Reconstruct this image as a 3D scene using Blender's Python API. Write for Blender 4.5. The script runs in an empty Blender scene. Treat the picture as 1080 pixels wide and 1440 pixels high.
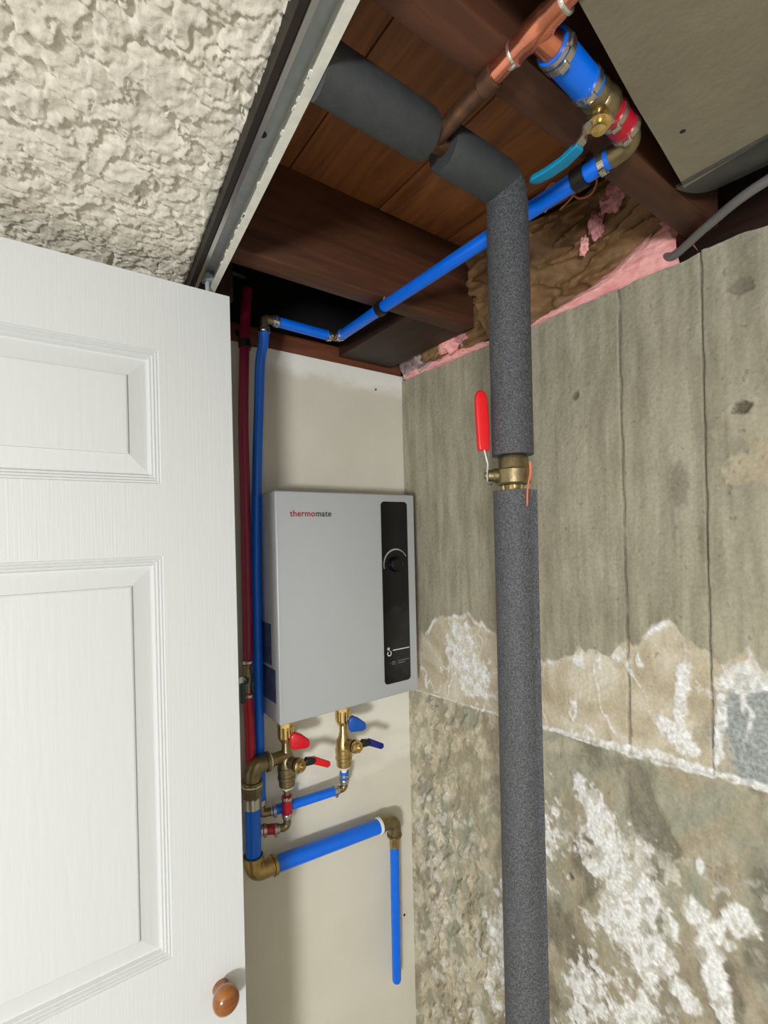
import bpy, bmesh, math, random
import numpy as np
from mathutils import Vector, Matrix
random.seed(7)

# ------------------------------------------------------------------ camera, light, exposure
EYE = 1.62                      # eye height above the floor; all heights "h" below are measured from the eye
sc = bpy.context.scene
col = sc.collection
cam_d = bpy.data.cameras.new('camera'); cam = bpy.data.objects.new('camera', cam_d); col.objects.link(cam)
yaw = math.radians(35.9); roll = math.radians(1.35)
R0 = Vector((math.cos(yaw), -math.sin(yaw), 0)); F0 = Vector((math.sin(yaw), math.cos(yaw), 0)); U0 = Vector((0, 0, 1))
Rr = R0*math.cos(roll) - U0*math.sin(roll); Ur = U0*math.cos(roll) + R0*math.sin(roll)
m = Matrix((Rr, Ur, -F0)).transposed().to_4x4(); m.translation = (0, 0, EYE)
cam.matrix_world = m
cam_d.sensor_fit = 'HORIZONTAL'; cam_d.sensor_width = 36; cam_d.lens = 681/1080*36
cam_d.shift_y = 30/1080; cam_d.clip_start = 0.01
sc.camera = cam

w = bpy.data.worlds.new('world'); sc.world = w; w.use_nodes = True
w.node_tree.nodes['Background'].inputs[0].default_value = (0.93, 0.97, 1.0, 1)
w.node_tree.nodes['Background'].inputs[1].default_value = 0.48

def lamp(name, loc, power, size, color):
    l = bpy.data.lights.new(name, 'POINT'); l.energy = power; l.shadow_soft_size = size; l.color = color
    o = bpy.data.objects.new(name, l); col.objects.link(o); o.location = loc
    return o
lamp('work_lamp', (-1.35, -1.25, EYE-0.40), 188, 0.17, (0.985, 0.995, 1.0))
vs = sc.view_settings
vs.view_transform = 'Standard'; vs.look = 'None'; vs.gamma = 1.0; vs.use_curve_mapping = False
vs.exposure = 0.0

# ------------------------------------------------------------------ materials
def s2l(c):
    return tuple(((x/255)/12.92 if x/255 <= .04045 else ((x/255+.055)/1.055)**2.4) for x in c)
MATS = {}
def mat(name, rgb, rough=.5, metal=0.0, var=0.0, vscale=20, bump=0.0, bscale=100, stretch=(1,1,1), rgb2=None, spec=.5, detail=4, coat=0, trans=0, alpha=1):
    if name in MATS: return MATS[name]
    mt = bpy.data.materials.new(name); mt.use_nodes = True
    nt = mt.node_tree; N = nt.nodes; L = nt.links
    b = N['Principled BSDF']; c = s2l(rgb)
    b.inputs['Base Color'].default_value = (*c, 1); b.inputs['Roughness'].default_value = rough
    b.inputs['Metallic'].default_value = metal; b.inputs['Specular IOR Level'].default_value = spec
    b.inputs['Coat Weight'].default_value = coat; b.inputs['Transmission Weight'].default_value = trans
    b.inputs['Alpha'].default_value = alpha
    tc = N.new('ShaderNodeTexCoord'); mp = N.new('ShaderNodeMapping'); mp.inputs['Scale'].default_value = stretch
    L.new(tc.outputs['Object'], mp.inputs[0])
    if rgb2 is not None or var:
        n = N.new('ShaderNodeTexNoise'); n.inputs['Scale'].default_value = vscale; n.inputs['Detail'].default_value = detail
        n.inputs['Roughness'].default_value = .6
        L.new(mp.outputs[0], n.inputs['Vector'])
        r = N.new('ShaderNodeValToRGB'); r.color_ramp.elements[0].position = .34; r.color_ramp.elements[1].position = .66
        c2 = s2l(rgb2) if rgb2 is not None else tuple(min(1, x*(1+var)) for x in c)
        c1 = c if rgb2 is not None else tuple(x*(1-var) for x in c)
        r.color_ramp.elements[0].color = (*c1, 1); r.color_ramp.elements[1].color = (*c2, 1)
        L.new(n.outputs['Fac'], r.inputs[0]); L.new(r.outputs[0], b.inputs['Base Color'])
    if bump:
        n2 = N.new('ShaderNodeTexNoise'); n2.inputs['Scale'].default_value = bscale; n2.inputs['Detail'].default_value = 5
        L.new(mp.outputs[0], n2.inputs['Vector'])
        bp = N.new('ShaderNodeBump'); bp.inputs['Strength'].default_value = 1; bp.inputs['Distance'].default_value = bump
        L.new(n2.outputs['Fac'], bp.inputs['Height']); L.new(bp.outputs[0], b.inputs['Normal'])
    MATS[name] = mt
    return mt

M_door = mat('white_door_paint', (209,211,211), .42, bump=.00032, bscale=4, stretch=(110,110,2.2))
M_doorpanel = mat('white_door_panel_paint', (209,211,211), .42, bump=.00045, bscale=4, stretch=(34,34,3.0))
M_case = mat('grey_painted_steel', (184,187,190), .42, metal=.15, spec=.5)
M_black = mat('black_glass_panel', (14,14,15), .12, spec=.5)
M_knobb = mat('black_gloss_plastic', (12,12,13), .18)
M_white = mat('white_print', (225,225,225), .5)
M_greyp = mat('grey_print', (120,120,118), .5)
M_redp = mat('dark_red_print', (150,22,45), .5)
M_darkp = mat('charcoal_print', (52,52,54), .5)
M_slate = mat('slate_blue', (62,70,98), .3, var=.3, vscale=40)
M_brass = mat('cast_brass', (186,160,104), .30, metal=.9, var=.16, vscale=60, bump=.0003, bscale=300)
M_brassd = mat('dull_brass', (142,128,96), .34, metal=.85, var=.22, vscale=60, bump=.0003, bscale=300)
M_brassl = mat('bright_brass', (226,196,130), .2, metal=.95)
M_steel = mat('stainless_steel', (196,192,184), .25, metal=.95)
M_dsteel = mat('brushed_lever_steel', (128,126,120), .45, metal=.6)
M_sealant = mat('white_thread_sealant', (235,232,222), .6)
M_bluep = mat('blue_pex', (0,108,234), .30, var=.05, vscale=50)
M_redpx = mat('red_pex', (176,14,40), .32, var=.05, vscale=50)
M_maroon = mat('maroon_pex', (134,20,56), .36)
M_copper = mat('bright_copper', (226,142,112), .24, metal=.95, var=.15, vscale=50)
M_copperd = mat('tarnished_copper', (106,76,58), .42, metal=.7, var=.35, vscale=60)
M_solder = mat('silver_solder', (215,208,200), .3, metal=.9, bump=.0006, bscale=250)
M_blueh = mat('cyan_blue_vinyl', (0,128,172), .35)
M_bluem = mat('blue_plastic', (14,80,170), .3)
M_navy = mat('navy_plastic', (22,28,128), .25)
M_redh = mat('red_vinyl', (214,16,26), .33)
M_redw = mat('red_plastic', (206,14,32), .28)
M_blk = mat('black_plastic', (18,18,19), .45)
M_knob = mat('varnished_oak', (120,66,24), .22, rgb2=(166,104,46), vscale=12, stretch=(1,1,6), coat=.5)
M_galv = mat('galvanised_steel', (176,182,186), .45, metal=.35, var=.08, vscale=60)
M_lip = mat('white_painted_lip', (226,225,215), .5, var=.05, vscale=80, bump=.0006, bscale=120)
M_board = mat('ceiling_board_grey', (118,111,92), .85, rgb2=(134,127,106), vscale=6, bump=.0008, bscale=60)
M_sheet = mat('dark_grey_sheet', (58,58,58), .5, rgb2=(84,84,82), vscale=12)
M_cable = mat('grey_cable', (112,110,108), .5)
M_void = mat('unlit_void_black', (6,6,6), .95)  # near black, painted in for the lack of light in the void
M_floor = mat('concrete_floor', (130,124,112), .8, rgb2=(150,144,130), vscale=5, bump=.001, bscale=30)
M_kraft = mat('kraft_paper', (108,80,50), .6, rgb2=(136,104,68), vscale=10, bump=.0015, bscale=40)
M_pink = mat('pink_glass_wool', (236,152,150), .95, rgb2=(250,190,184), vscale=90, bump=.003, bscale=160, stretch=(1,.35,1))
M_pinkd = mat('mauve_glass_wool', (176,112,120), .95, rgb2=(206,150,152), vscale=60, bump=.003, bscale=160)
M_poly = mat('clear_poly_sheet', (190,166,168), .2, trans=.3, alpha=.72)
M_comp = mat('joint_compound', (226,223,208), .8, bump=.0008, bscale=70)

def wood(name, c1, c2, grain, knots=True, rough=.6):
    mt = bpy.data.materials.new(name); mt.use_nodes = True
    nt = mt.node_tree; N = nt.nodes; L = nt.links; b = N['Principled BSDF']; b.inputs['Roughness'].default_value = rough
    tc = N.new('ShaderNodeTexCoord'); mp = N.new('ShaderNodeMapping'); mp.inputs['Scale'].default_value = grain
    L.new(tc.outputs['Object'], mp.inputs[0])
    n = N.new('ShaderNodeTexNoise'); n.inputs['Scale'].default_value = 3.0; n.inputs['Detail'].default_value = 6; n.inputs['Distortion'].default_value = 1.2
    L.new(mp.outputs[0], n.inputs['Vector'])
    r = N.new('ShaderNodeValToRGB'); r.color_ramp.elements[0].position = .3; r.color_ramp.elements[1].position = .72
    r.color_ramp.elements[0].color = (*s2l(c1), 1); r.color_ramp.elements[1].color = (*s2l(c2), 1)
    L.new(n.outputs['Fac'], r.inputs[0])
    out = r.outputs[0]
    if knots:
        v = N.new('ShaderNodeTexVoronoi'); v.inputs['Scale'].default_value = 7.0
        m2 = N.new('ShaderNodeMapping'); m2.inputs['Scale'].default_value = tuple(min(1, g/3+.25) for g in grain); L.new(tc.outputs['Object'], m2.inputs[0])
        L.new(m2.outputs[0], v.inputs['Vector'])
        r2 = N.new('ShaderNodeValToRGB'); r2.color_ramp.elements[0].position = .05; r2.color_ramp.elements[1].position = .14
        r2.color_ramp.elements[0].color = (.12,.08,.06,1); r2.color_ramp.elements[1].color = (1,1,1,1)
        L.new(v.outputs['Distance'], r2.inputs[0])
        mx = N.new('ShaderNodeMixRGB'); mx.blend_type = 'MULTIPLY'; mx.inputs[0].default_value = .85
        L.new(out, mx.inputs[1]); L.new(r2.outputs[0], mx.inputs[2]); out = mx.outputs[0]
    L.new(out, b.inputs['Base Color'])
    bp = N.new('ShaderNodeBump'); bp.inputs['Distance'].default_value = .0008; L.new(n.outputs['Fac'], bp.inputs['Height']); L.new(bp.outputs[0], b.inputs['Normal'])
    return mt
M_joist = wood('joist_wood', (58,32,20), (96,56,34), (1.2,14,14))
M_plank = wood('subfloor_wood', (112,66,34), (156,98,52), (14,1.6,14))
M_plank2 = wood('subfloor_wood_red', (120,72,42), (164,108,68), (14,1.6,14))
M_plate = wood('plate_wood', (92,48,30), (122,70,46), (1.5,14,14), knots=False)
M_header_shade = wood('shaded_header_wood', (16,10,8), (34,20,14), (14,1.5,14), knots=False)  # wood darkened to near black for the shade beside the track
M_dkwood = wood('dark_wood', (34,20,14), (58,34,22), (14,1.5,14), knots=False)

def foam_mat():
    mt = bpy.data.materials.new('grey_foam'); mt.use_nodes = True
    nt = mt.node_tree; N = nt.nodes; L = nt.links; b = N['Principled BSDF']; b.inputs['Roughness'].default_value = .62
    tc = N.new('ShaderNodeTexCoord')
    n = N.new('ShaderNodeTexNoise'); n.inputs['Scale'].default_value = 520; n.inputs['Detail'].default_value = 2; L.new(tc.outputs['Object'], n.inputs['Vector'])
    r = N.new('ShaderNodeValToRGB'); r.color_ramp.elements[0].position = .38; r.color_ramp.elements[1].position = .68
    r.color_ramp.elements[0].color = (*s2l((54,55,58)), 1); r.color_ramp.elements[1].color = (*s2l((92,93,97)), 1)
    L.new(n.outputs['Fac'], r.inputs[0]); L.new(r.outputs[0], b.inputs['Base Color'])
    bp = N.new('ShaderNodeBump'); bp.inputs['Distance'].default_value = .0012; L.new(n.outputs['Fac'], bp.inputs['Height']); L.new(bp.outputs[0], b.inputs['Normal'])
    return mt
M_foam = foam_mat()
M_foamh = mat('grey_foam_smooth', (58,61,63), .55, var=.12, vscale=60, bump=.0004, bscale=200)

# ------------------------------------------------------------------ mesh builders
class MB:
    """collects shapes, heights given relative to the eye"""
    def __init__(s): s.v = []; s.f = []
    def add(s, vs, fs):
        k = len(s.v); s.v += [tuple(p) for p in vs]; s.f += [tuple(i+k for i in f) for f in fs]
    def box(s, lo, hi, bev=0, rot=None, seg=2):
        bm = bmesh.new(); bmesh.ops.create_cube(bm, size=1)
        c = [(a+b)/2 for a, b in zip(lo, hi)]; d = [abs(b-a) for a, b in zip(lo, hi)]
        for v in bm.verts: v.co = Vector((v.co.x*d[0], v.co.y*d[1], v.co.z*d[2]))
        if bev: bmesh.ops.bevel(bm, geom=list(bm.edges), offset=bev, segments=seg, affect='EDGES', profile=.5)
        if rot is not None:
            for v in bm.verts: v.co = rot @ v.co
        s.add([v.co+Vector(c) for v in bm.verts], [[v.index for v in f.verts] for f in (bm.verts.index_update() or bm.faces)])
        bm.free(); return s
    def prism(s, pts, d):
        """pts: loop of 3D points, d: extrusion vector"""
        n = len(pts); d = Vector(d)
        s.add([Vector(p) for p in pts]+[Vector(p)+d for p in pts],
              [tuple(range(n))[::-1], tuple(range(n, 2*n))]+[(i, (i+1) % n, n+(i+1) % n, n+i) for i in range(n)])
        return s
    def tube(s, pts, r, seg=20, caps=True, endn=None, startn=None):
        pts = [Vector(p) for p in pts]; n = len(pts)
        rs = r if isinstance(r, (list, tuple)) else [r]*n
        tan = []
        for i in range(n):
            a = pts[max(i-1, 0)]; b = pts[min(i+1, n-1)]
            if 0 < i < n-1:
                t = (pts[i]-pts[i-1]).normalized()+(pts[i+1]-pts[i]).normalized()
            else: t = b-a
            tan.append(t.normalized())
        up = Vector((0,0,1)) if abs(tan[0].z) < .9 else Vector((1,0,0))
        x = tan[0].cross(up).normalized()
        vs = []; 
        for i in range(n):
            t = tan[i]; x = (x-t*x.dot(t)).normalized(); y = t.cross(x)
            pn = None
            if i == 0 and startn is not None: pn = Vector(startn)
            if i == n-1 and endn is not None: pn = Vector(endn)
            for k in range(seg):
                a = 2*math.pi*k/seg; q = pts[i]+(x*math.cos(a)+y*math.sin(a))*rs[i]
                if pn is not None: q = q - t*((q-pts[i]).dot(pn)/t.dot(pn))
                vs.append(q)
        fs = [(i*seg+k, i*seg+(k+1) % seg, (i+1)*seg+(k+1) % seg, (i+1)*seg+k) for i in range(n-1) for k in range(seg)]
        if caps: fs += [tuple(range(seg))[::-1], tuple(range((n-1)*seg, n*seg))]
        s.add(vs, fs); return s
    def lathe(s, p0, ax, prof, seg=24):
        p0 = Vector(p0); ax = Vector(ax).normalized()
        up = Vector((0,0,1)) if abs(ax.z) < .9 else Vector((1,0,0))
        x = ax.cross(up).normalized(); y = ax.cross(x)
        vs = []
        for t, r in prof:
            for k in range(seg):
                a = 2*math.pi*k/seg; vs.append(p0+ax*t+(x*math.cos(a)+y*math.sin(a))*r)
        n = len(prof)
        fs = [(i*seg+k, i*seg+(k+1) % seg, (i+1)*seg+(k+1) % seg, (i+1)*seg+k) for i in range(n-1) for k in range(seg)]
        fs += [tuple(range(seg))[::-1], tuple(range((n-1)*seg, n*seg))]
        s.add(vs, fs); return s
    def grid(s, P):
        """P: array (a,b,3)"""
        a, b, _ = P.shape
        s.add(P.reshape(-1, 3).tolist(), [(i*b+j, i*b+j+1, (i+1)*b+j+1, (i+1)*b+j) for i in range(a-1) for j in range(b-1)])
        return s

ORIG = {}
def obj(name, mb, mt, parent=None, smooth=35, bev=0, **props):
    me = bpy.data.meshes.new(name)
    o = bpy.data.objects.new(name, me); col.objects.link(o)
    if parent is not None: org = ORIG[parent.name]
    else:
        a = np.array(mb.v); org = Vector(((a[:,0].min()+a[:,0].max())/2, (a[:,1].min()+a[:,1].max())/2, a[:,2].min()+EYE))
        o.location = org
    ORIG[o.name] = org
    me.from_pydata([(p[0]-org.x, p[1]-org.y, p[2]+EYE-org.z) for p in mb.v], [], mb.f)
    me.materials.append(mt)
    bm = bmesh.new(); bm.from_mesh(me); bmesh.ops.recalc_face_normals(bm, faces=bm.faces)
    if bev: bmesh.ops.bevel(bm, geom=[e for e in bm.edges if len(e.link_faces) == 2 and e.calc_face_angle(0) > .35], offset=bev, segments=3, affect='EDGES', profile=.5)
    bm.to_mesh(me); bm.free()
    if smooth:
        me.polygons.foreach_set('use_smooth', [True]*len(me.polygons)); me.set_sharp_from_angle(angle=math.radians(smooth))
    if parent is not None: o.parent = parent
    for k, v in props.items(): o[k] = v
    return o
def thing(name, label, cat, loc, group=None, kind=None):
    o = bpy.data.objects.new(name, None); o.empty_display_size = .03; col.objects.link(o)
    o.location = (loc[0], loc[1], loc[2]+EYE); ORIG[o.name] = Vector(o.location)
    if kind: o['kind'] = kind
    if label: o['label'] = label
    if cat: o['category'] = cat
    if group: o['group'] = group
    return o

def arc(p, a, b, rad, n=6):
    """rounded corner at p between points a and b"""
    p = Vector(p); da = (Vector(a)-p).normalized(); db = (Vector(b)-p).normalized()
    ang = da.angle(db); t = rad/math.tan(ang/2); c = p+(da+db).normalized()*(rad/math.sin(ang/2))
    s0 = p+da*t; s1 = p+db*t; out = []
    for i in range(n+1):
        u = i/n; v0 = (s0-c); v1 = (s1-c); th = v0.angle(v1)
        out.append(c+(v0*math.sin((1-u)*th)+v1*math.sin(u*th))/math.sin(th))
    return out
def bez(pts, n=8):
    """smooth Catmull-Rom path"""
    P = [Vector(p) for p in pts]; P = [P[0]*2-P[1]]+P+[P[-1]*2-P[-2]]; out = []
    for i in range(1, len(P)-2):
        for k in range(n):
            t = k/n
            out.append(.5*((2*P[i])+(P[i+1]-P[i-1])*t+(2*P[i-1]-5*P[i]+4*P[i+1]-P[i+2])*t*t+(3*P[i]-P[i-1]-3*P[i+1]+P[i+2])*t**3))
    out.append(P[-2]); return out

def clamp_ring(p, ax, r, parent, earv=(0,-1,0), wdt=.006):
    """stainless cinch clamp: thin band with a raised ear"""
    ax = Vector(ax).normalized(); p = Vector(p); mb = MB()
    mb.lathe(p-ax*wdt/2, ax, [(0,r),(0,r+.0012),(wdt,r+.0012),(wdt,r)], 24)
    e = Vector(earv); e = (e-ax*e.dot(ax)).normalized(); sd = ax.cross(e)
    q = p+e*(r+.0022)
    rot = Matrix((sd, ax, e)).transposed()
    mb.box(q-Vector((.0045,wdt*.5,.0022)), q+Vector((.0045,wdt*.5,.0022)), .0012, rot)
    return obj('clamp_ring', mb, M_steel, parent)

# value noise ------------------------------------------------------
def vnoise(x, y, seed=0):
    xi = np.floor(x).astype(np.int64); yi = np.floor(y).astype(np.int64); xf = x-xi; yf = y-yi
    def h(a, b):
        n = (a*374761393+b*668265263+seed*1442695041) & 0xffffffff
        n = ((n ^ (n >> 13))*1274126177) & 0xffffffff
        return ((n ^ (n >> 16)) & 0xffff)/65535.0
    u = xf*xf*(3-2*xf); v = yf*yf*(3-2*yf)
    return (h(xi,yi)*(1-u)+h(xi+1,yi)*u)*(1-v)+(h(xi,yi+1)*(1-u)+h(xi+1,yi+1)*u)*v
def fbm(x, y, o=4, seed=0, g=.5):
    s = 0; a = 1; t = 0
    for i in range(o):
        s = s+a*vnoise(x, y, seed+i*17); t += a; a *= g; x = x*2.03+5.1; y = y*2.03+3.7
    return s/t
def sstep(a, b, x):
    t = np.clip((x-a)/(b-a), 0, 1); return t*t*(3-2*t)
def worley(x, y, seed=0):
    xi = np.floor(x).astype(np.int64); yi = np.floor(y).astype(np.int64); d1 = np.full(x.shape, 9.0)
    def h(a, b, s):
        n = (a*374761393+b*668265263+s*1442695041) & 0xffffffff
        n = ((n ^ (n >> 13))*1274126177) & 0xffffffff
        return ((n ^ (n >> 16)) & 0xffff)/65535.0
    val = np.zeros(x.shape)
    for a in (-1,0,1):
        for b in (-1,0,1):
            px = xi+a+h(xi+a, yi+b, seed); py = yi+b+h(xi+a, yi+b, seed+9)
            d = np.hypot(px-x, py-y); k = d < d1; d1 = np.where(k, d, d1); val = np.where(k, h(xi+a, yi+b, seed+31), val)
    return d1, val

def grid_obj(name, P, mt, attrs=None, parent=None, smooth=True):
    """dense relief surface from array (a,b,3) with float attributes"""
    a, b, _ = P.shape; me = bpy.data.meshes.new(name)
    nv = a*b; idx = np.arange(nv).reshape(a, b)
    q = np.stack([idx[:-1,:-1], idx[:-1,1:], idx[1:,1:], idx[1:,:-1]], -1).reshape(-1, 4)
    me.vertices.add(nv); me.loops.add(q.size); me.polygons.add(len(q))
    P = P.copy(); P[...,2] += EYE
    o = bpy.data.objects.new(name, me); col.objects.link(o)
    if parent is not None: o.parent = parent; org = ORIG[parent.name]; P = P-np.array(org)
    else: org = Vector((0,0,0))
    ORIG[o.name] = org
    me.vertices.foreach_set('co', P.reshape(-1).astype(np.float32)); me.loops.foreach_set('vertex_index', q.reshape(-1).astype(np.int32))
    me.polygons.foreach_set('loop_start', (np.arange(len(q))*4).astype(np.int32)); me.polygons.foreach_set('loop_total', np.full(len(q), 4, np.int32))
    me.update(calc_edges=True)
    if smooth: me.polygons.foreach_set('use_smooth', [True]*len(q))
    for k, v in (attrs or {}).items():
        at = me.attributes.new(k, 'FLOAT', 'POINT'); at.data.foreach_set('value', v.reshape(-1).astype(np.float32))
    me.materials.append(mt); return o

# ------------------------------------------------------------------ setting
# --- textured ceiling (stippled plaster), its edge follows the closet opening
def cedge(v): return .174+.068*(v-.30)-.0
M_pop = mat('stippled_plaster', (224,218,204), .85, var=.04, vscale=15, bump=.0008, bscale=220)
H_C = .422
na, nb = 520, 560
tv = np.linspace(-.12, .98, nb); tu = np.linspace(0, 1, na)
U = (-.55)*(1-tu)[:,None]+cedge(tv)[None,:]*tu[:,None]; V = np.repeat(tv[None,:], na, 0)
wx = fbm(U*26, V*26, 3, 3)-.5; wy = fbm(U*26+9, V*26+4, 3, 8)-.5
x = U*36+wx*2.6; y = V*28+wy*2.6
def flakes(x, y, seed):
    # overlapping trowel flakes: every cell a tilted scale with a sharp lip
    xi = np.floor(x).astype(np.int64); yi = np.floor(y).astype(np.int64); best = np.full(x.shape, -9.0)
    def h(a, b, s_):
        n_ = (a*374761393+b*668265263+s_*1442695041) & 0xffffffff
        n_ = ((n_ ^ (n_ >> 13))*1274126177) & 0xffffffff
        return ((n_ ^ (n_ >> 16)) & 0xffff)/65535.0
    for a_ in (-1,0,1):
        for b_ in (-1,0,1):
            X_ = xi+a_; Y_ = yi+b_; dx = x-(X_+h(X_,Y_,seed)); dy = y-(Y_+h(X_,Y_,seed+9))
            th = (h(X_,Y_,seed+5)-.5)*1.6; dr_ = dy*np.cos(th)+dx*np.sin(th); r_ = np.hypot(dx, dy)/(.62+.5*h(X_,Y_,seed+2))
            val = .55*h(X_,Y_,seed+31)+.75*dr_-.2*r_
            best = np.maximum(best, np.where(r_ < 1, val, -9))
    return np.clip(best, -.6, 1.4)
jx = (fbm(U*150, V*60, 3, 71)-.5)*.9; jy = (fbm(U*60+3, V*90, 3, 72)-.5)*.9
f1 = flakes(U*38+wx*2+jx, V*30+wy*2+jy, 11); f2 = flakes(U*75+wx*3+jx*1.2, V*60+wy*3+jy, 23)
big = sstep(.3,.7,fbm(U*9, V*9, 2, 44))
relief = .0064*f1*(.5+.5*big)+.0042*f2*(1.1-.5*big)+.0016*fbm(U*160,V*160,2,5)
relief = relief*sstep(0, .01, cedge(V)-U+.004)
ceil = thing('ceiling', None, None, (0,0,H_C), kind='structure')
grid_obj('stippled_plaster', np.stack([U, V, H_C-relief], -1), M_pop, parent=ceil)
mb = MB()
mb.prism([(-3,-2.5,H_C+.0005),(-.55,-2.5,H_C+.0005),(-.55,1.0,H_C+.0005),(-3,1.0,H_C+.0005)], (0,0,.012))
mb.prism([(-.55,-2.5,H_C+.001),(cedge(-2.5),-2.5,H_C+.001),(cedge(1.0),1.0,H_C+.001),(-.55,1.0,H_C+.001)], (0,0,.012))
obj('plasterboard', mb, M_pop, ceil)

# --- floor
obj('floor', MB().box((-3,-2.6,-EYE-.05),(1.0,1.1,-EYE)), M_floor, kind='structure')

# --- back wall: grey painted drywall with smears of joint compound
def wall_mat():
    mt = bpy.data.materials.new('drywall'); mt.use_nodes = True
    nt = mt.node_tree; N = nt.nodes; L = nt.links; b = N['Principled BSDF']; b.inputs['Roughness'].default_value = .7
    tc = N.new('ShaderNodeTexCoord')
    a = N.new('ShaderNodeAttribute'); a.attribute_name = 'compound'
    n = N.new('ShaderNodeTexNoise'); n.inputs['Scale'].default_value = 5; n.inputs['Detail'].default_value = 4; L.new(tc.outputs['Object'], n.inputs['Vector'])
    r = N.new('ShaderNodeValToRGB'); r.color_ramp.elements[0].position = .35; r.color_ramp.elements[1].position = .65
    r.color_ramp.elements[0].color = (*s2l((212,207,190)),1); r.color_ramp.elements[1].color = (*s2l((220,215,199)),1)
    L.new(n.outputs['Fac'], r.inputs[0])
    mx = N.new('ShaderNodeMixRGB'); L.new(a.outputs['Fac'], mx.inputs[0]); L.new(r.outputs[0], mx.inputs[1]); mx.inputs[2].default_value = (*s2l((242,241,233)),1)
    L.new(mx.outputs[0], b.inputs['Base Color'])
    n2 = N.new('ShaderNodeTexNoise'); n2.inputs['Scale'].default_value = 160; n2.inputs['Detail'].default_value = 3; L.new(tc.outputs['Object'], n2.inputs['Vector'])
    bp = N.new('ShaderNodeBump'); bp.inputs['Distance'].default_value = .0005; L.new(n2.outputs['Fac'], bp.inputs['Height']); L.new(bp.outputs[0], b.inputs['Normal'])
    return mt
M_dry = wall_mat()
wb = thing('wall_back', None, None, (.3,1.0,-EYE), kind='structure')
uu = np.linspace(.20, .795, 200); hh = np.linspace(-1.62, .409, 620)
U, H = np.meshgrid(uu, hh, indexing='ij')
n = fbm(U*22, H*45, 4, 2)
top = sstep(.10, .0, np.abs(H-(.402-.015*(U-.4)))/.45-.02+(n-.5)*.10)*sstep(.38,.43,U+(n-.5)*.05)
low = sstep(.16, .10, np.abs(H+.44+.02*np.sin(U*9))+(n-.5)*.10)*sstep(.36,.40,U)
spot = sstep(.030,.020, np.hypot(U-.60, H+.525)+(n-.5)*.03)
comp = np.clip(np.maximum(top, low*.55*sstep(.35,.6,fbm(U*5,H*14,3,71))+spot), 0, 1)
ridge = sstep(.004, 0, np.abs(H+.40+.10*(U-.6)+.004*np.sin(U*40)))*sstep(.5,.56,U)+sstep(.004, 0, np.abs(H+.49+.05*(U-.6)))*sstep(.62,.66,U)
V = 1.0-.0016*comp*(.6+.8*n)-.0012*ridge
ragged = np.where(hh[None,:] > .405, .0, 0)
Hr = H+np.where(H > .395, (fbm(U*50, U*0, 3, 6)-.5)*.012+.004*top, 0)
grid_obj('drywall_face', np.stack([U, V, Hr], -1), M_dry, {'compound': comp}, parent=wb)
obj('drywall_sheet', MB().box((-3,1.001,-EYE),(.795,1.014,.405)).box((-3,1.0,-EYE),(.2,1.014,.425)), M_dry, wb)
for (x_, h_) in ((.38,.398),(.708,.364),(.76,-.99)):
    obj('screw_head', MB().lathe((x_,.9995,h_),(0,-1,0),[(0,.0032),(.0008,.003),(.0008,.0012),(.0002,.001)],12), M_blk, wb, label='black drywall screw head')

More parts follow.
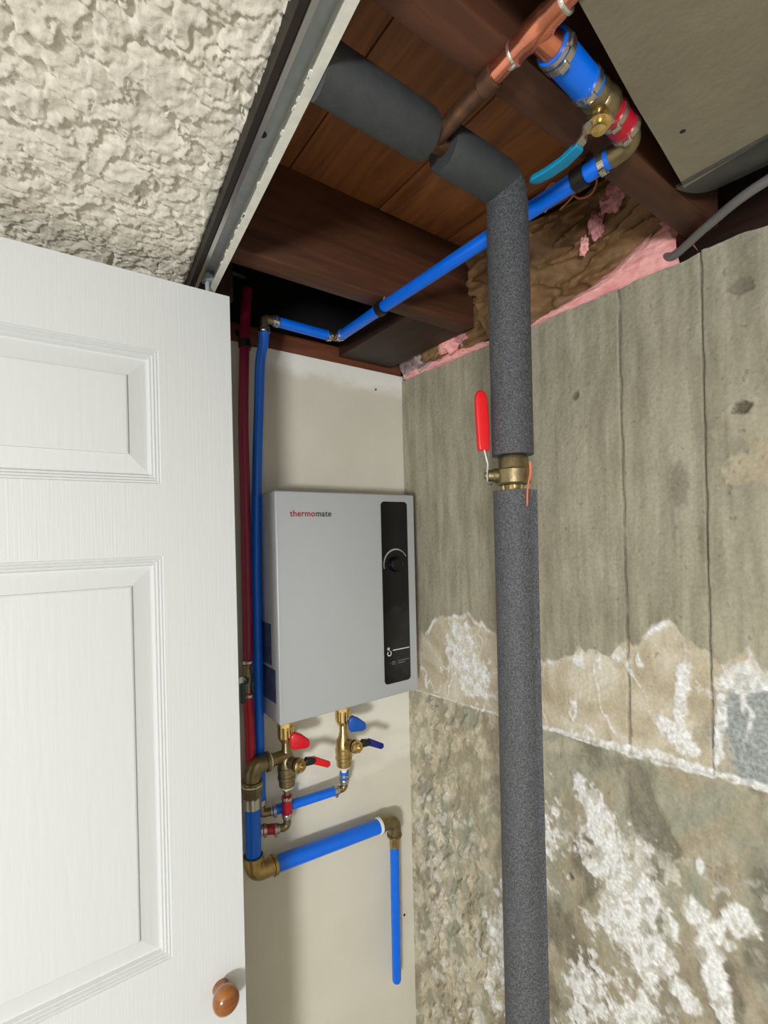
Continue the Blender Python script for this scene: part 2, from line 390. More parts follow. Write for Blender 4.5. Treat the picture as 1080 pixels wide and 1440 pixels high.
# --- right wall: poured concrete with board marks, peeling paint and efflorescence
def conc_mat():
    mt = bpy.data.materials.new('old_concrete'); mt.use_nodes = True
    nt = mt.node_tree; N = nt.nodes; L = nt.links; b = N['Principled BSDF']; b.inputs['Roughness'].default_value = .82
    tc = N.new('ShaderNodeTexCoord')
    def noise(s, d=5, st=None, dist=0):
        n = N.new('ShaderNodeTexNoise'); n.inputs['Scale'].default_value = s; n.inputs['Detail'].default_value = d; n.inputs['Distortion'].default_value = dist
        if st:
            m_ = N.new('ShaderNodeMapping'); m_.inputs['Scale'].default_value = st; L.new(tc.outputs['Object'], m_.inputs[0]); L.new(m_.outputs[0], n.inputs['Vector'])
        else: L.new(tc.outputs['Object'], n.inputs['Vector'])
        return n
    def ramp(src, stops):
        r = N.new('ShaderNodeValToRGB'); e = r.color_ramp.elements
        while len(e) < len(stops): e.new(.5)
        for q, (p, c) in zip(e, stops): q.position = p; q.color = (*s2l(c), 1)
        L.new(src, r.inputs[0]); return r.outputs[0]
    def mix(f, a, c, blend='MIX'):
        x = N.new('ShaderNodeMixRGB'); x.blend_type = blend
        (L.new(f, x.inputs[0]) if not isinstance(f, float) else setattr(x.inputs[0], 'default_value', f))
        for k, z in ((1,a),(2,c)):
            if isinstance(z, tuple): x.inputs[k].default_value = (*s2l(z),1)
            else: L.new(z, x.inputs[k])
        return x.outputs[0]
    def att(nm):
        a = N.new('ShaderNodeAttribute'); a.attribute_name = nm; return a.outputs['Fac']
    big = noise(4, 5).outputs['Fac']; mid = noise(30, 5, (1,1,.4)).outputs['Fac']; fine = noise(180, 4).outputs['Fac']
    paint = ramp(big, [(.3,(150,145,124)),(.5,(164,158,136)),(.7,(176,170,148))])
    grain = noise(45, 5, (1,1,.09), .6).outputs['Fac']
    paint = mix(.45, paint, ramp(grain, [(.36,(128,123,102)),(.62,(192,186,164))]))
    paint = mix(.25, paint, ramp(mid, [(.35,(136,131,110)),(.65,(190,184,162))]))
    peel = ramp(noise(14, 6, None, 1).outputs['Fac'], [(.3,(176,162,136)),(.5,(200,188,162)),(.7,(222,214,196))])
    low = ramp(noise(7, 6, (1,1,.7), 1.5).outputs['Fac'], [(.3,(142,132,112)),(.45,(168,158,134)),(.58,(156,156,136)),(.72,(196,186,162))])
    c = mix(att('peel'), paint, peel)
    c = mix(att('low'), c, low)
    c = mix(att('cream'), c, ramp(noise(60, 4).outputs['Fac'], [(.3,(186,174,148)),(.7,(216,208,186))]))
    c = mix(att('grey'), c, ramp(fine, [(.3,(140,146,144)),(.7,(176,180,176))]))
    c = mix(att('dark'), c, ramp(fine, [(.3,(56,50,38)),(.7,(88,80,64))]))
    c = mix(att('white'), c, ramp(fine, [(.3,(222,222,218)),(.7,(248,248,246))]))
    c = mix(.22, c, ramp(fine, [(.3,(110,110,110)),(.7,(255,255,255))]), 'MULTIPLY')
    L.new(c, b.inputs['Base Color'])
    bp = N.new('ShaderNodeBump'); bp.inputs['Distance'].default_value = .0016
    L.new(noise(120, 6).outputs['Fac'], bp.inputs['Height']); L.new(bp.outputs[0], b.inputs['Normal'])
    return mt
M_conc = conc_mat()
wr = thing('wall_right', None, None, (.8,0,-EYE), kind='structure')
vv = np.linspace(.12, 1.004, 420); hh = np.linspace(-1.62, .397, 880)
V, H = np.meshgrid(vv, hh, indexing='ij')
# seam between the two pours
seamh = np.interp(V, [.12,.229,.4227,.6982,.9565,1.0], [-.345,-.3561,-.371,-.3915,-.4062,-.409])+.004*(fbm(V*25,V*0,3,1)-.5)
pb = np.interp(V, [.12,.226,.25,.2935,.3259,.3509,.4185,.4563,.5103,.5873,.62,.7025,.7857,.8823,.9371,1.0],
               [-.20,-.1977,-.178,-.1917,-.1605,-.1534,-.1924,-.2234,-.221,-.2557,-.25,-.2105,-.1855,-.2109,-.2539,-.27])
fine = fbm(V*70, H*50, 4, 9)
pb = pb+.035*(fbm(V*40, H*6, 3, 14)-.5)
peel = sstep(-.002, .003, pb-H+.012*(fine-.5))
low = sstep(-.001, .002, seamh-H)
# white: seam crust, edges of the peel, blobs
def blob(v, h, a, b, ang=0, k=.9, seed=0, fr=60):
    ca, sa = math.cos(ang), math.sin(ang); x = (V-v)*ca+(H-h)*sa; y = -(V-v)*sa+(H-h)*ca
    d = np.hypot(x/a, y/b); return sstep(.22, -.30, d-1+k*(fbm(V*fr, H*fr, 5, seed, .62)-.5)*2)
def ridgen(V_, H_, f, seed, w_=.03):
    n_ = fbm(V_*f, H_*f, 4, seed); return sstep(w_, 0, np.abs(n_-.5))
sw = np.interp(V, [.12,.23,.30,.36,.45,.55,.60,.70,.95,1.0], [.004,.005,.006,.011,.008,.004,.0025,.002,.002,.002])
white = sstep(1.15, .6, np.abs(H-seamh-.3*sw)/sw+1.3*(fine-.5))*sstep(.25,.45,fbm(V*30,H*30,3,66)+.12)
vein = ridgen(V, H*.45, 16, 31, .02)*peel*(1-low)*sstep(.42,.6,fbm(V*9,H*9,3,40))
edge = sstep(.010, .0, np.abs(pb-H-.003))*sstep(.5,.62,fbm(V*22,H*10,3,41))
white = np.maximum(white, np.maximum(vein*.9, edge*.9))
for a in [(.80,-.27,.045,.07,0,.9,1),(.76,-.33,.05,.05,0,1.0,2),(.51,-.235,.018,.012,0,.8,3),(.335,-.26,.010,.07,.1,1.0,4),(.345,-.315,.035,.018,.6,1.1,5),
          (.255,-.215,.055,.016,-.35,1.0,6),(.285,-.29,.007,.06,.1,1.0,7),(.43,-.215,.012,.012,0,1,8)]:
    white = np.maximum(white, blob(*a[:4], a[4], a[5], a[6])*peel*.95)
for a in [(.455,-.565,.045,.055,.6,1.2,11),(.42,-.63,.055,.085,.5,1.15,12),(.385,-.70,.030,.05,.2,.9,13),(.47,-.50,.05,.02,.8,1.3,14),(.40,-.535,.014,.03,.1,.9,15),
          (.379,-.585,.009,.022,0,.6,16),(.303,-.60,.013,.035,.55,.8,17),(.320,-.575,.022,.018,0,.7,18),(.295,-.665,.018,.055,-.2,1.0,19),(.34,-.715,.02,.02,0,1.1,20),
          (.314,-.505,.006,.012,0,.5,21),(.265,-.555,.025,.022,.4,1.0,22),(.28,-.60,.006,.01,.5,.9,23),(.50,-.84,.04,.08,.3,1.5,24),(.42,-.82,.03,.06,.3,1.4,25),(.66,-.82,.05,.22,.3,1.5,26)]:
    white = np.maximum(white, blob(*a[:4], a[4], a[5], a[6], 45))
flk = sstep(.56,.66, fbm(V*70+H*22, H*55-V*15, 4, 50))*low*sstep(.46,.60,fbm(V*6, H*6, 3, 51))*sstep(-.50,-.60,H+.18*(V-.6))
cl = sstep(.34,.56,fbm(V*80+3, H*62, 4, 58, .6)); white = np.clip(np.maximum(white*1.15*np.where(low > .5, .30+.70*cl, .45+.55*cl), flk*.35), 0, 1)
cream = low*np.clip(sstep(.40,.62,fbm(V*40+H*16, H*24-V*10, 5, 59, .6))*(.18+.82*sstep(.50,.75,V))+.5*sstep(.35,.6,white+fbm(V*30,H*30,3,57)*.4), 0, 1)
grey = blob(.235,-.29,.065,.075,0,.5,60,25)*(1-low)*peel
rough = low*sstep(.60,.85,V-.10*np.sin(H*8))
j1, j2, j3 = .4165, .2945, .655
wob = .0012*(fbm(H*30, H*0, 3, 77)-.5)*2
jd = sum(sstep(.0022,.0004,np.abs(V-j-wob))*a for j, a in ((j1,1),(j2,.85),(j3,.25)))*sstep(.25,.45,fbm(V*5,H*18,3,78)+.15)
jd = jd*np.where(low > .5, .12, 1)
pits = sstep(.84,.90,fbm(V*150,H*110,2,90))*.8
stains = blob(.331,.065,.014,.032,0,.5,61)*.35+blob(.30,-.02,.008,.03,0,.6,62)*.25
pit2 = blob(.2474,.162,.016,.010,.3,.9,63)+blob(.499,.2415,.008,.008,0,.9,64)*.8+blob(.247,.331,.014,.012,0,1,65)*.5+blob(.53,-.64,.005,.005,0,.5,66)
dark = np.clip(jd*.85+pits*.5+stains+pit2*.8+.50*sstep(.50,.66,fbm(V*18,H*12,4,95))*low*(1-white)*sstep(.9,.5,V), 0, 1)
scar = blob(.235,.075,.05,.022,-.1,.9,67)+blob(.225,.10,.03,.01,0,.9,68)      # light rough patch at the right
peel2 = np.clip(peel+scar*.9+.5*blob(.245,.14,.03,.03,0,1,69)*.6, 0, 1)
bp = (fbm(V*16, H*5, 3, 20)-.5)*.0022+(fbm(V*90, H*60, 3, 21)-.5)*.0012
step = np.select([V < j2, V < j1, V < j3], [.0015, -.0015, .0008], 0.0)
pock = sstep(.995,.96,V)*(sstep(.50,.72,fbm(V*60+H*22, H*38-V*12, 3, 52))-.5)*.0095*rough+(fbm(V*45,H*35,4,53)-.5)*.008*low*(1-rough)*.7*sstep(.995,.96,V)
X = .793-.002*step/.0015*.5*(1-low)-bp+jd*.003+peel*.0012*(1-low)-.0022*low-white*.0016*(.4+fine)+pit2*.006-pock+pits*.0015
X = X-scar*.003*(fine)
Ht = H+np.where(H > .38, (fbm(V*28, V*0, 3, 33)-.5)*.012*sstep(.38,.397,H), 0)
grid_obj('concrete_face', np.stack([X, V, Ht], -1), M_conc, dict(peel=peel2, low=low, white=white, dark=dark, grey=grey, cream=cream), parent=wr)
obj('concrete_core', MB().box((.803,-2.6,-EYE),(1.0,1.25,.388)).box((.795,-2.6,-EYE),(.81,.12,.392)), M_conc, wr)

# --- framing seen through the ceiling opening
H_J, H_S = .420, .575
def joist(v0, v1, u0, u1, label):
    t = obj('ceiling_joist', MB().box((u0,v0,H_J),(u1,v1,H_S-.0005),.002), M_joist)
    t['label'] = label; t['category'] = 'joist'; t['group'] = 'ceiling joists'
    return t
joist(.692,.733,.213,.742,'dark brown wooden ceiling joist above the water heater, crossing behind the blue pipe')
joist(.270,.310,.213,.790,'brown wooden ceiling joist beside the smooth grey ceiling board, behind the ball valve')
o = obj('blocking_board', MB().box((.600,.7335,.424),(.752,.996,.468),.002), M_dkwood)
o['label'] = 'dark wooden blocking between the joist and the top plate, by the wall corner'; o['category'] = 'board'
o = obj('top_plate', MB().box((.215,.997,.4095),(.790,1.088,.449),.002), M_plate)
o['label'] = 'reddish brown wooden top plate lying along the top of the grey drywall'; o['category'] = 'board'
sf = thing('subfloor', 'brown plank subfloor seen from below between the ceiling joists', 'subfloor', (.4,.2,H_S))
edges = [-.50,-.335,-.165,.005,.172,.3365,.507,.672,.84,1.0]
for i in range(len(edges)-1):
    a, b = edges[i]+.0012, edges[i+1]-.0012
    if b < .1: continue
    obj('plank', MB().box((a,.4150,H_S+.0007*(i % 2)),(b,.79,H_S+.018),.0012), M_plank, sf)
    obj('plank', MB().box((a,-1.2,H_S+.0007*((i+1) % 2)),(b,.4128,H_S+.018),.0012), M_plank2, sf)
# added void behind the joist, lined in black to stand for missing light
ch = thing('unlit_void', 'unlit void above the drywall, between joist and top plate, its darkness painted black', 'void', (.2,1.1,.45))
obj('void_shade_lining', MB().box((-.6,.735,H_S+.001),(1.0,.748,.95)).box((-.6,1.095,.40),(1.0,1.11,.95)).box((-.6,.748,0.94),(1.0,1.095,.95))
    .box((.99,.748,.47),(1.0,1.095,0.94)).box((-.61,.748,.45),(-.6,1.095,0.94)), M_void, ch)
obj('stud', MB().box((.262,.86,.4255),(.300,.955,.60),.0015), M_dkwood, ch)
obj('rim_board', MB().box((.955,-1.2,.389),(.99,1.09,H_S-.001)), M_dkwood)['label'] = 'dark rim board on the concrete wall behind the pink insulation'
bpy.data.objects['rim_board']['category'] = 'board'
# header above the track; near-black colour and added side strip stand for shade
def tdir(u, v, h, k=0.083): return (u+k*(v-.3), v, h)
def tprism(u0, u1, h0, h1, v0=-1.6, v1=.80):
    return [tdir(u0,v0,h0), tdir(u1,v0,h0), tdir(u1,v0,h1), tdir(u0,v0,h1)], Vector(tdir(0,v1,0))-Vector(tdir(0,v0,0))
mb = MB(); p, d = tprism(.172,.200,.4225,.4245,v1=.99); mb.prism(p, d); p, d = tprism(.164,.204,.4245,.470,v1=.99); mb.prism(p, d); p, d = tprism(.1665,.1730,.3995,.4225,v1=.99); mb.prism(p, d)  # last strip covers the steel side, coloured dark as its shade
o = obj('shaded_header_board', mb, M_header_shade); o['label'] = 'wooden header above the metal door track, darkened to stand in for gap shade'; o['category'] = 'board'

# --- ceiling board at the right
p = [(.20,-1.6,.408),(.632,-1.6,.408),(.630,.10,.408),(.6435,.2555,.408),(.6279,.2526,.408),(.5461,.2402,.408),(.476,.2305,.408),(.4112,.2197,.408),(.3987,.2175,.408),(.389,.2160,.408),(.3456,.2090,.408),(.22,.190,.408)]
o = obj('ceiling_board', MB().prism(p, (0,0,.011)), M_board); o['label'] = 'smooth grey ceiling board at the top right, with one dark screw hole'; o['category'] = 'board'
obj('screw_hole', MB().lathe((.5513,.2187,.4082),(0,0,-1),[(0,.0030),(.0004,.0028),(.0004,.0008)],10), M_blk, o)
# dark sheet and cable beside it
tt = np.linspace(0, 1, 14); vv_ = np.linspace(-1.2, .262, 60)
T, VV = np.meshgrid(tt, vv_, indexing='ij')
Us = .632+.13*T+.006*np.sin(VV*9); Hs = .4100+.05*T**1.6+.003*np.sin(VV*14+T*3)
Vs = VV-.02*T*sstep(.15,.262,VV)
th = np.stack([Us, Vs, Hs], -1); mb = MB().grid(th).grid(th+np.array([0,0,.003]))
mb.box((.6295,-1.2,.405),(.6325,.252,.412),.0005)
o = obj('drain_pan_sheet', mb, M_sheet); o['label'] = 'dark grey bent sheet tucked beside the ceiling board, upper right'; o['category'] = 'sheet'
cp = bez([(.700,-1.0,.43),(.706,.05,.414),(.7165,.1933,.410),(.7491,.2649,.409),(.788,.326,.408),(.797,.345,.418)], 8)
o = obj('grey_cable', MB().tube(cp, .0062, 12), M_cable); o['label'] = 'grey flat-looking cable running over the concrete wall top at far right'; o['category'] = 'cable'
cp = bez([(.799,.352,.403),(.796,.346,.425),(.792,.335,.452),(.800,.33,.462),(.812,.34,.44),(.82,.35,.41)], 6)
o = obj('cable_loop', MB().tube(cp, .0035, 8), M_cable); o['label'] = 'small grey loop of cable beside the end of the pink insulation'; o['category'] = 'cable'

# --- door track
tr = thing('door_track', 'grey metal folding-door track with a white front lip, along the textured ceiling', 'track', tdir(.186,.3,.4))
p, d = tprism(.1748,.2002,.4195,.4215); obj('channel', MB().prism(p, d), M_galv, tr)
mb = MB()
for a in [(.1735,.1748,.398,.4215),(.1735,.1785,.397,.3985)]:
    p, d = tprism(*a); mb.prism(p, d)
obj('lip', mb, M_steel, tr, label='thin bare metal lip')
mb = MB()
for a in [(.2002,.2022,.398,.4215),(.1955,.2045,.3965,.3985)]:
    p, d = tprism(*a); mb.prism(p, d)
for i in range(22):      # dried paint drips along the lip
    v = random.uniform(.35,.75); u = .1955-random.uniform(0,.0012); mb.box(tdir(u-.001,v-.002,.3966), tdir(u+.0015,v+random.uniform(.001,.004),.3984))
obj('lip', mb, M_lip, tr, label='white painted lip')
for v, mt_ in ((.478, M_blk), (.10, M_blk)):
    c = tdir(.187, v, .4194); obj('screw', MB().lathe(c, (0,0,-1), [(0,.0045),(.001,.004),(.001,.0015),(.0002,.001)], 14), mt_, tr)
c = tdir(.1905,.778,.4190)
obj('roller_bracket', MB().lathe(c, (0,0,-1), [(0,.004),(.006,.004),(.006,.0105),(.014,.0105),(.016,.009),(.016,.0035),(.024,.0035),(.050,.003)], 22), M_galv, tr, label='round grey roller and pin at the far end')

# --- folded door
dk = math.radians(-1.3)
dr = thing('door_1', None, None, (-.05,.745,-EYE+.01), kind='structure')
d_u1 = .2515; d_v = .7385
def dpt(s, y, h): # s distance left of the free edge, y depth behind the face
    return (d_u1-s, d_v+y+.012*s, h)
DT, DB, DW = .3700, -1.60, .62
panels = [(.103,.30,.267,.0775),(.103,.30,-.0245,-.594),(.103,.30,-.76,-1.40)]
PX0, PX1 = .103, DW-.103
mb = MB()
def quad(mbx, a, b, c, d): mbx.add([a,b,c,d], [(0,1,2,3)])
def dface(s0, s1, h0, h1): quad(mb, dpt(s0,0,h0), dpt(s1,0,h0), dpt(s1,0,h1), dpt(s0,0,h1))
dface(0,PX0,DB,DT); dface(PX1,DW,DB,DT)
ys = [DT]+[z for p in panels for z in (p[2],p[3])]+[DB]
for i in range(0, len(ys), 2): dface(PX0,PX1,ys[i+1],ys[i])
Tk = .035
quad(mb, dpt(0,0,DB),dpt(0,0,DT),dpt(0,Tk,DT),dpt(0,Tk,DB)); quad(mb, dpt(DW,0,DB),dpt(DW,0,DT),dpt(DW,Tk,DT),dpt(DW,Tk,DB))
quad(mb, dpt(0,0,DT),dpt(DW,0,DT),dpt(DW,Tk,DT),dpt(0,Tk,DT)); quad(mb, dpt(0,0,DB),dpt(DW,0,DB),dpt(DW,Tk,DB),dpt(0,Tk,DB)); quad(mb, dpt(0,Tk,DB),dpt(DW,Tk,DB),dpt(DW,Tk,DT),dpt(0,Tk,DT))
leaf = obj('door_leaf', mb, M_door, dr, smooth=20)
prof = [(0,0),(.0012,.0022),(.0035,.0012),(.0050,.0040),(.0075,.0026),(.0092,.0058),(.0115,.0048),(.0138,.0098),(.0160,.0100),(.0400,.0052),(.0404,.0030),(.0425,.0022)]
for (_, _, ht, hb) in panels:
    mb = MB(); vs_ = []; 
    for (o_, y_) in prof:
        vs_ += [dpt(PX0+o_,y_,ht-o_), dpt(PX1-o_,y_,ht-o_), dpt(PX1-o_,y_,hb+o_), dpt(PX0+o_,y_,hb+o_)]
    fs_ = [(4*i+k, 4*i+(k+1) % 4, 4*i+4+(k+1) % 4, 4*i+4+k) for i in range(len(prof)-1) for k in range(4)]+[tuple(4*(len(prof)-1)+k for k in range(4))]
    mb.add(vs_, fs_); obj('raised_panel', mb, M_doorpanel, dr, smooth=12)
kp = Vector(dpt(.0375,0,-.673))
obj('knob', MB().lathe(kp, (0,-1,0), [(0,.0125),(.002,.0122),(.006,.0118),(.010,.0130),(.015,.0165),(.021,.0188),(.027,.0190),(.032,.0172),(.036,.0130),(.0385,.0075),(.039,.001)], 28), M_knob, dr, smooth=80, label='oval-looking varnished wooden door knob')
obj('door_leaf', MB().prism([dpt(.03,.040,DB),dpt(DW,.040,DB),dpt(DW,.040,DT),dpt(.03,.040,DT)], (0,.033,0)), M_door, dr)

# ------------------------------------------------------------------ water heater
HU0, HU1, HV0, HV1, HH0, HH1 = .3855, .7385, .895, .998, -.3745, .0895
ht = thing('water_heater', 'grey wall-mounted electric water heater with a black control strip and red lettering', 'water heater', (.56,.95,HH0))
obj('case', MB().box((HU0+.001,HV0+.012,HH0+.0015),(HU1-.001,HV1,HH1-.001),.0015), M_case, ht)
obj('front_cover', MB().box((HU0,HV0,HH0),(HU1,HV0+.070,HH1),.0035,seg=3), M_case, ht)
def rrect(u0, u1, h0, h1, r, v, n=6):
    pts = []
    for cu, ch_, a0 in ((u1-r,h1-r,0),(u0+r,h1-r,90),(u0+r,h0+r,180),(u1-r,h0+r,270)):
        for i in range(n+1):
            a = math.radians(a0+90*i/n); pts.append((cu+r*math.cos(a), v, ch_+r*math.sin(a)))
    return pts
pan = obj('control_panel', MB().prism(rrect(.6400,.7155,-.345,.0725,.009,HV0+.0002), (0,-.0012,0)), M_black, ht)
PV = HV0-.0011
kc = (.6790, -.0720)
obj('control_knob', MB().lathe((kc[0]-.0005,PV,kc[1]), (0,-1,0), [(0,.0185),(.002,.0185),(.011,.0165),(.013,.0150),(.0135,.0125),(.0122,.0115),(.0122,.001)], 32)
    .box((kc[0]-.0165,PV-.0136,kc[1]+.0005),(kc[0]-.008,PV-.0118,kc[1]+.0020),.0003), M_knobb, pan)
mb = MB()
for i in range(26):
    a = math.radians(192-160*i/25); r_ = .0345
    c = Vector((kc[0]+r_*math.cos(a), PV, kc[1]+r_*math.sin(a)))
    L_ = .0009+.0011*math.sin(math.pi*min(1,i/22)); rd = Vector((math.cos(a),0,math.sin(a))); td = Vector((-math.sin(a),0,math.cos(a)))
    q = [c-rd*L_-td*.0007, c+rd*L_-td*.0007, c+rd*L_+td*.0007, c-rd*L_+td*.0007]; mb.prism(q, (0,-.0004,0))
obj('dial_scale', mb, M_white, pan)
mb = MB()   # round logo: ring with a small flame-like tick, and two lines of fine print
def ring(u, h, r0, r1, a0=0, a1=360, n=20):
    for i in range(n):
        t0 = math.radians(a0+(a1-a0)*i/n); t1 = math.radians(a0+(a1-a0)*(i+1)/n)
        mb.prism([(u+r0*math.cos(t0),PV,h+r0*math.sin(t0)),(u+r1*math.cos(t0),PV,h+r1*math.sin(t0)),(u+r1*math.cos(t1),PV,h+r1*math.sin(t1)),(u+r0*math.cos(t1),PV,h+r0*math.sin(t1))],(0,-.0003,0))
ring(.6545,-.2755,.0040,.0060,130,420); ring(.6520,-.2645,.0016,.0032)
mb.prism([(.6535,PV,-.2680),(.6600,PV,-.2710),(.6590,PV,-.2735)],(0,-.0003,0))
u = .6650
while u < .712:
    L_ = random.uniform(.0016,.003); mb.box((u,PV-.0003,-.2705),(min(u+L_,.7125),PV,-.2683)); u += L_+.0006
obj('emblem', mb, M_white, pan)
mb = MB(); ring(.6655,-.2985,.0028,.0042); mb.box((.6560,PV-.0003,-.2995),(.6575,PV,-.2975)); mb.box((.6730,PV-.0003,-.2990),(.6745,PV,-.2978))
for (a, b, hh_) in ((.679,.709,-.2955),(.679,.697,-.3005)):
    u = a
    while u < b:
        L_ = random.uniform(.0014,.0026); mb.box((u,PV-.0003,hh_-.0009),(u+L_,PV,hh_+.0009)); u += L_+.0006
obj('emblem', mb, M_greyp, pan)
def text(s, u, h, size, mt_, parent, name='lettering'):
    c = bpy.data.curves.new(name, 'FONT'); c.body = s; c.size = size; c.extrude = .00025; c.offset = .00028; c.space_character = 1.06
    o_ = bpy.data.objects.new(name, c); col.objects.link(o_)
    bpy.context.view_layer.update()
    me = bpy.data.meshes.new_from_object(o_.evaluated_get(bpy.context.evaluated_depsgraph_get())); wd = o_.dimensions.x
    bpy.data.objects.remove(o_); 
    for v in me.vertices: v.co = Vector((u+v.co.x, HV0-.0003-v.co.z, h+v.co.y+EYE))-ORIG[parent.name]
    me.materials.clear(); me.materials.append(mt_)
    n_ = bpy.data.objects.new(name, me); col.objects.link(n_); n_.parent = parent; ORIG[n_.name] = ORIG[parent.name]
    return wd, n_
w1, n1_ = text('thermo', .4165, .0385, .0178, M_redp, ht); n1_['label'] = 'dark red letters thermo'
w2, n2_ = text('mate', .4165+w1+.0010, .0385, .0178, M_darkp, ht); n2_['label'] = 'charcoal letters mate'
obj('side_rectangles', MB().box((HU0-.0004,.930,-.262),(HU0+.002,.984,-.178),.0002).box((HU0-.0004,.912,-.335),(HU0+.002,.984,-.268),.0002), M_slate, ht, label='slate blue rectangles on the side')  # two flat slate-blue rectangles on the left side face
obj('bracket', MB().box((HU1-.0005,.975,-.215),(HU1+.008,.985,-.203),.001), M_galv, ht)
for u in (.4234,.5635):
    obj('outlet_nipple', MB().lathe((u,.955,HH0+.003),(0,0,-1),[(0,.012),(.013,.012)],20), M_sealant, ht)

# ------------------------------------------------------------------ service valves under the heater
def tee_valve(name, u, v, label, wing_mt, lever_mt, side_arm):
    t = thing(name, label, 'valve', (u,v,-.55), 'isolation valves under the water heater')
    body = MB().lathe((u,v,-.404),(0,0,-1),[(0,.0088),(.046,.0088),(.050,.0105),(.054,.0108),(.064,.0160),(.074,.0178),(.082,.0180),(.083,.0192),(.093,.0192),(.094,.0182),(.100,.0182),(.101,.0192),(.107,.0192),(.109,.0174),(.122,.0168),(.124,.0150)],28)
    pd = Vector((.30,-.92,-.0)).normalized(); c0 = Vector((u,v,-.475))
    body.lathe(c0, pd, [(0,.0125),(.034,.0125)],24)
    obj('body', body, M_brass if not side_arm else M_brassd, t)
    nut = MB().lathe((u,v,-.3900),(0,0,-1),[(0,.0165),(.002,.0178),(.031,.0178),(.036,.0150),(.041,.0095)],6).lathe((u,v,-.4),(0,0,-1),[(0,.0172),(.024,.0172),(.033,.0130)],24)
    obj('nut', nut, M_brassl, t, smooth=20)
    obj('seal_ring', MB().lathe((u,v,-.527),(0,0,-1),[(0,.0152),(.003,.0145),(.006,.0110)],24), M_sealant, t)
    # purge port with hex cap and its own lever
    c1 = c0+pd*.034
    obj('port_ring', MB().lathe(c1-pd*.004,pd,[(0,.0140),(.004,.0145),(.005,.0125)],24), M_blk, t)
    obj('port_cap', MB().lathe(c1,pd,[(0,.0138),(.002,.0146),(.007,.0146),(.009,.0125),(.0135,.0115),(.014,.0050),(.019,.0048),(.0195,.002)],24).lathe(c1+pd*.0092,pd,[(0,.0085),(.006,.0085)],6), M_brassl if not side_arm else M_brass, t, smooth=25)
    # wing handle above the port
    wc = Vector((u+.012,v-.038,-.424)); rt = Matrix.Rotation(math.radians(-18),3,'Z')
    wing = MB()
    pr = [(-.019,.013),(-.010,.021),(.004,.014),(.021,.000),(.022,-.012),(.014,-.016),(-.014,-.015),(-.019,-.008)]
    wing.prism([wc+rt@Vector((a,-.006,b)) for a, b in pr], rt@Vector((0,.012,0)))
    obj('wing_handle', wing, wing_mt, t, bev=.0035, smooth=50)
    obj('stem', MB().lathe(wc+Vector((0,.004,-.004)), (0,1,0), [(0,.007),(.030,.007)],16), M_brass, t)
    # paddle lever to the right of the port
    s0 = c1+pd*.004+Vector((.012,0,.004)); lv = MB()
    d = Vector((.80,-.10,-.42)).normalized(); dn = Vector((-.05,-1,0)); side = d.cross(dn).normalized()
    def slab(a, b, wa, wb, th, mt_, nm, par_=None):
        m_ = MB(); q = [a-side*wa, b-side*wb*.8, b+d*.004, b+side*wb*.8, a+side*wa]; m_.prism([p_-dn*th/2 for p_ in q], dn*th); return obj(nm, m_, mt_, par_ or t, bev=.0018, smooth=50)
    hub = slab(s0, s0+Vector((.020,-.002,-.002)), .0085, .0085, .013, M_blk, 'lever_hub')
    a = s0+Vector((.016,-.003,.001)); slab(a, a+d*.042, .0078, .0082, .006, lever_mt, 'lever', hub)
    return t
hv = tee_valve('isolation_valve', .4234, .955, 'brass isolation valve with red handles, under the left of the water heater', M_redw, M_redh, True)
cv = tee_valve('isolation_valve', .5635, .955, 'brass isolation valve with blue handles, under the right of the water heater', M_bluem, M_navy, False)
obj('side_arm', MB().lathe((.4234,.955,-.4640),(-1,0,0),[(0,.0130),(.030,.0130),(.033,.0145),(.0355,.0145)],24), M_brassd, hv)
obj('seal_ring', MB().lathe((.3885,.955,-.4640),(-1,0,0),[(0,.0150),(.003,.0148)],24), M_sealant, hv)

# drain line: reducer elbow, blue vertical, elbow, blue horizontal, elbow, small blue drop
def elbow(name, pin, c, pout, r, parent, mt_=M_brass, rad=None, collar=None, label=None):
    c = Vector(c); pin = Vector(pin); pout = Vector(pout); rad = rad or r*1.1
    pts = [pin]+arc(c, pin, pout, rad, 8)+[pout]
    mb_ = MB().tube(pts, r, 24)
    cl = collar or r*.45
    for e, q in ((pin, pts[1]), (pout, pts[-2])):
        ax = (Vector(e)-Vector(q)).normalized(); mb_.lathe(Vector(e)-ax*cl, ax, [(0,r),(.001,r*1.16),(cl-.001,r*1.16),(cl,r*1.08)],24)
    return obj(name, mb_, mt_, parent)
DV = .9675
dl = thing('drain_line', 'brass-elbowed blue drain line below the water heater, ending in an open drop by the concrete', 'pipe', (.45,.96,-1.1))
A = Vector((.3500,.955,-.4640))
elbow('elbow', (.3845,.955,-.4640), A, (.3500,.960,-.500), .0172, dl, M_brassd)
obj('coupling', MB().lathe((.3500,.960,-.500),(0,0,-1),[(0,.0205),(.012,.0212),(.018,.0200),(.0185,.0180),(.030,.0178),(.031,.0165),(.048,.0165)],6), M_brassd, dl, smooth=15)
obj('seal_ring', MB().lathe((.3500,.960,-.5015),(0,0,-1),[(0,.0180),(.001,.0205),(.003,.0205),(.004,.018)],24), M_sealant, dl)
obj('sleeve', MB().lathe((.3500,.961,-.528),(0,0,-1),[(0,.0176),(.022,.0176),(.023,.0165)],24), M_steel, dl)
obj('blue_pipe', MB().tube([(.350,.961,-.540),(.350,.963,-.655)], .0158, 24), M_bluep, dl)
elbow('elbow', (.350,.963,-.648), (.350,.963,-.6855), (.398,.963,-.6870), .0180, dl, M_brass)
obj('blue_pipe', MB().tube([(.396,.963,-.6870),(.664,.963,-.7055)], .0168, 24), M_bluep, dl)
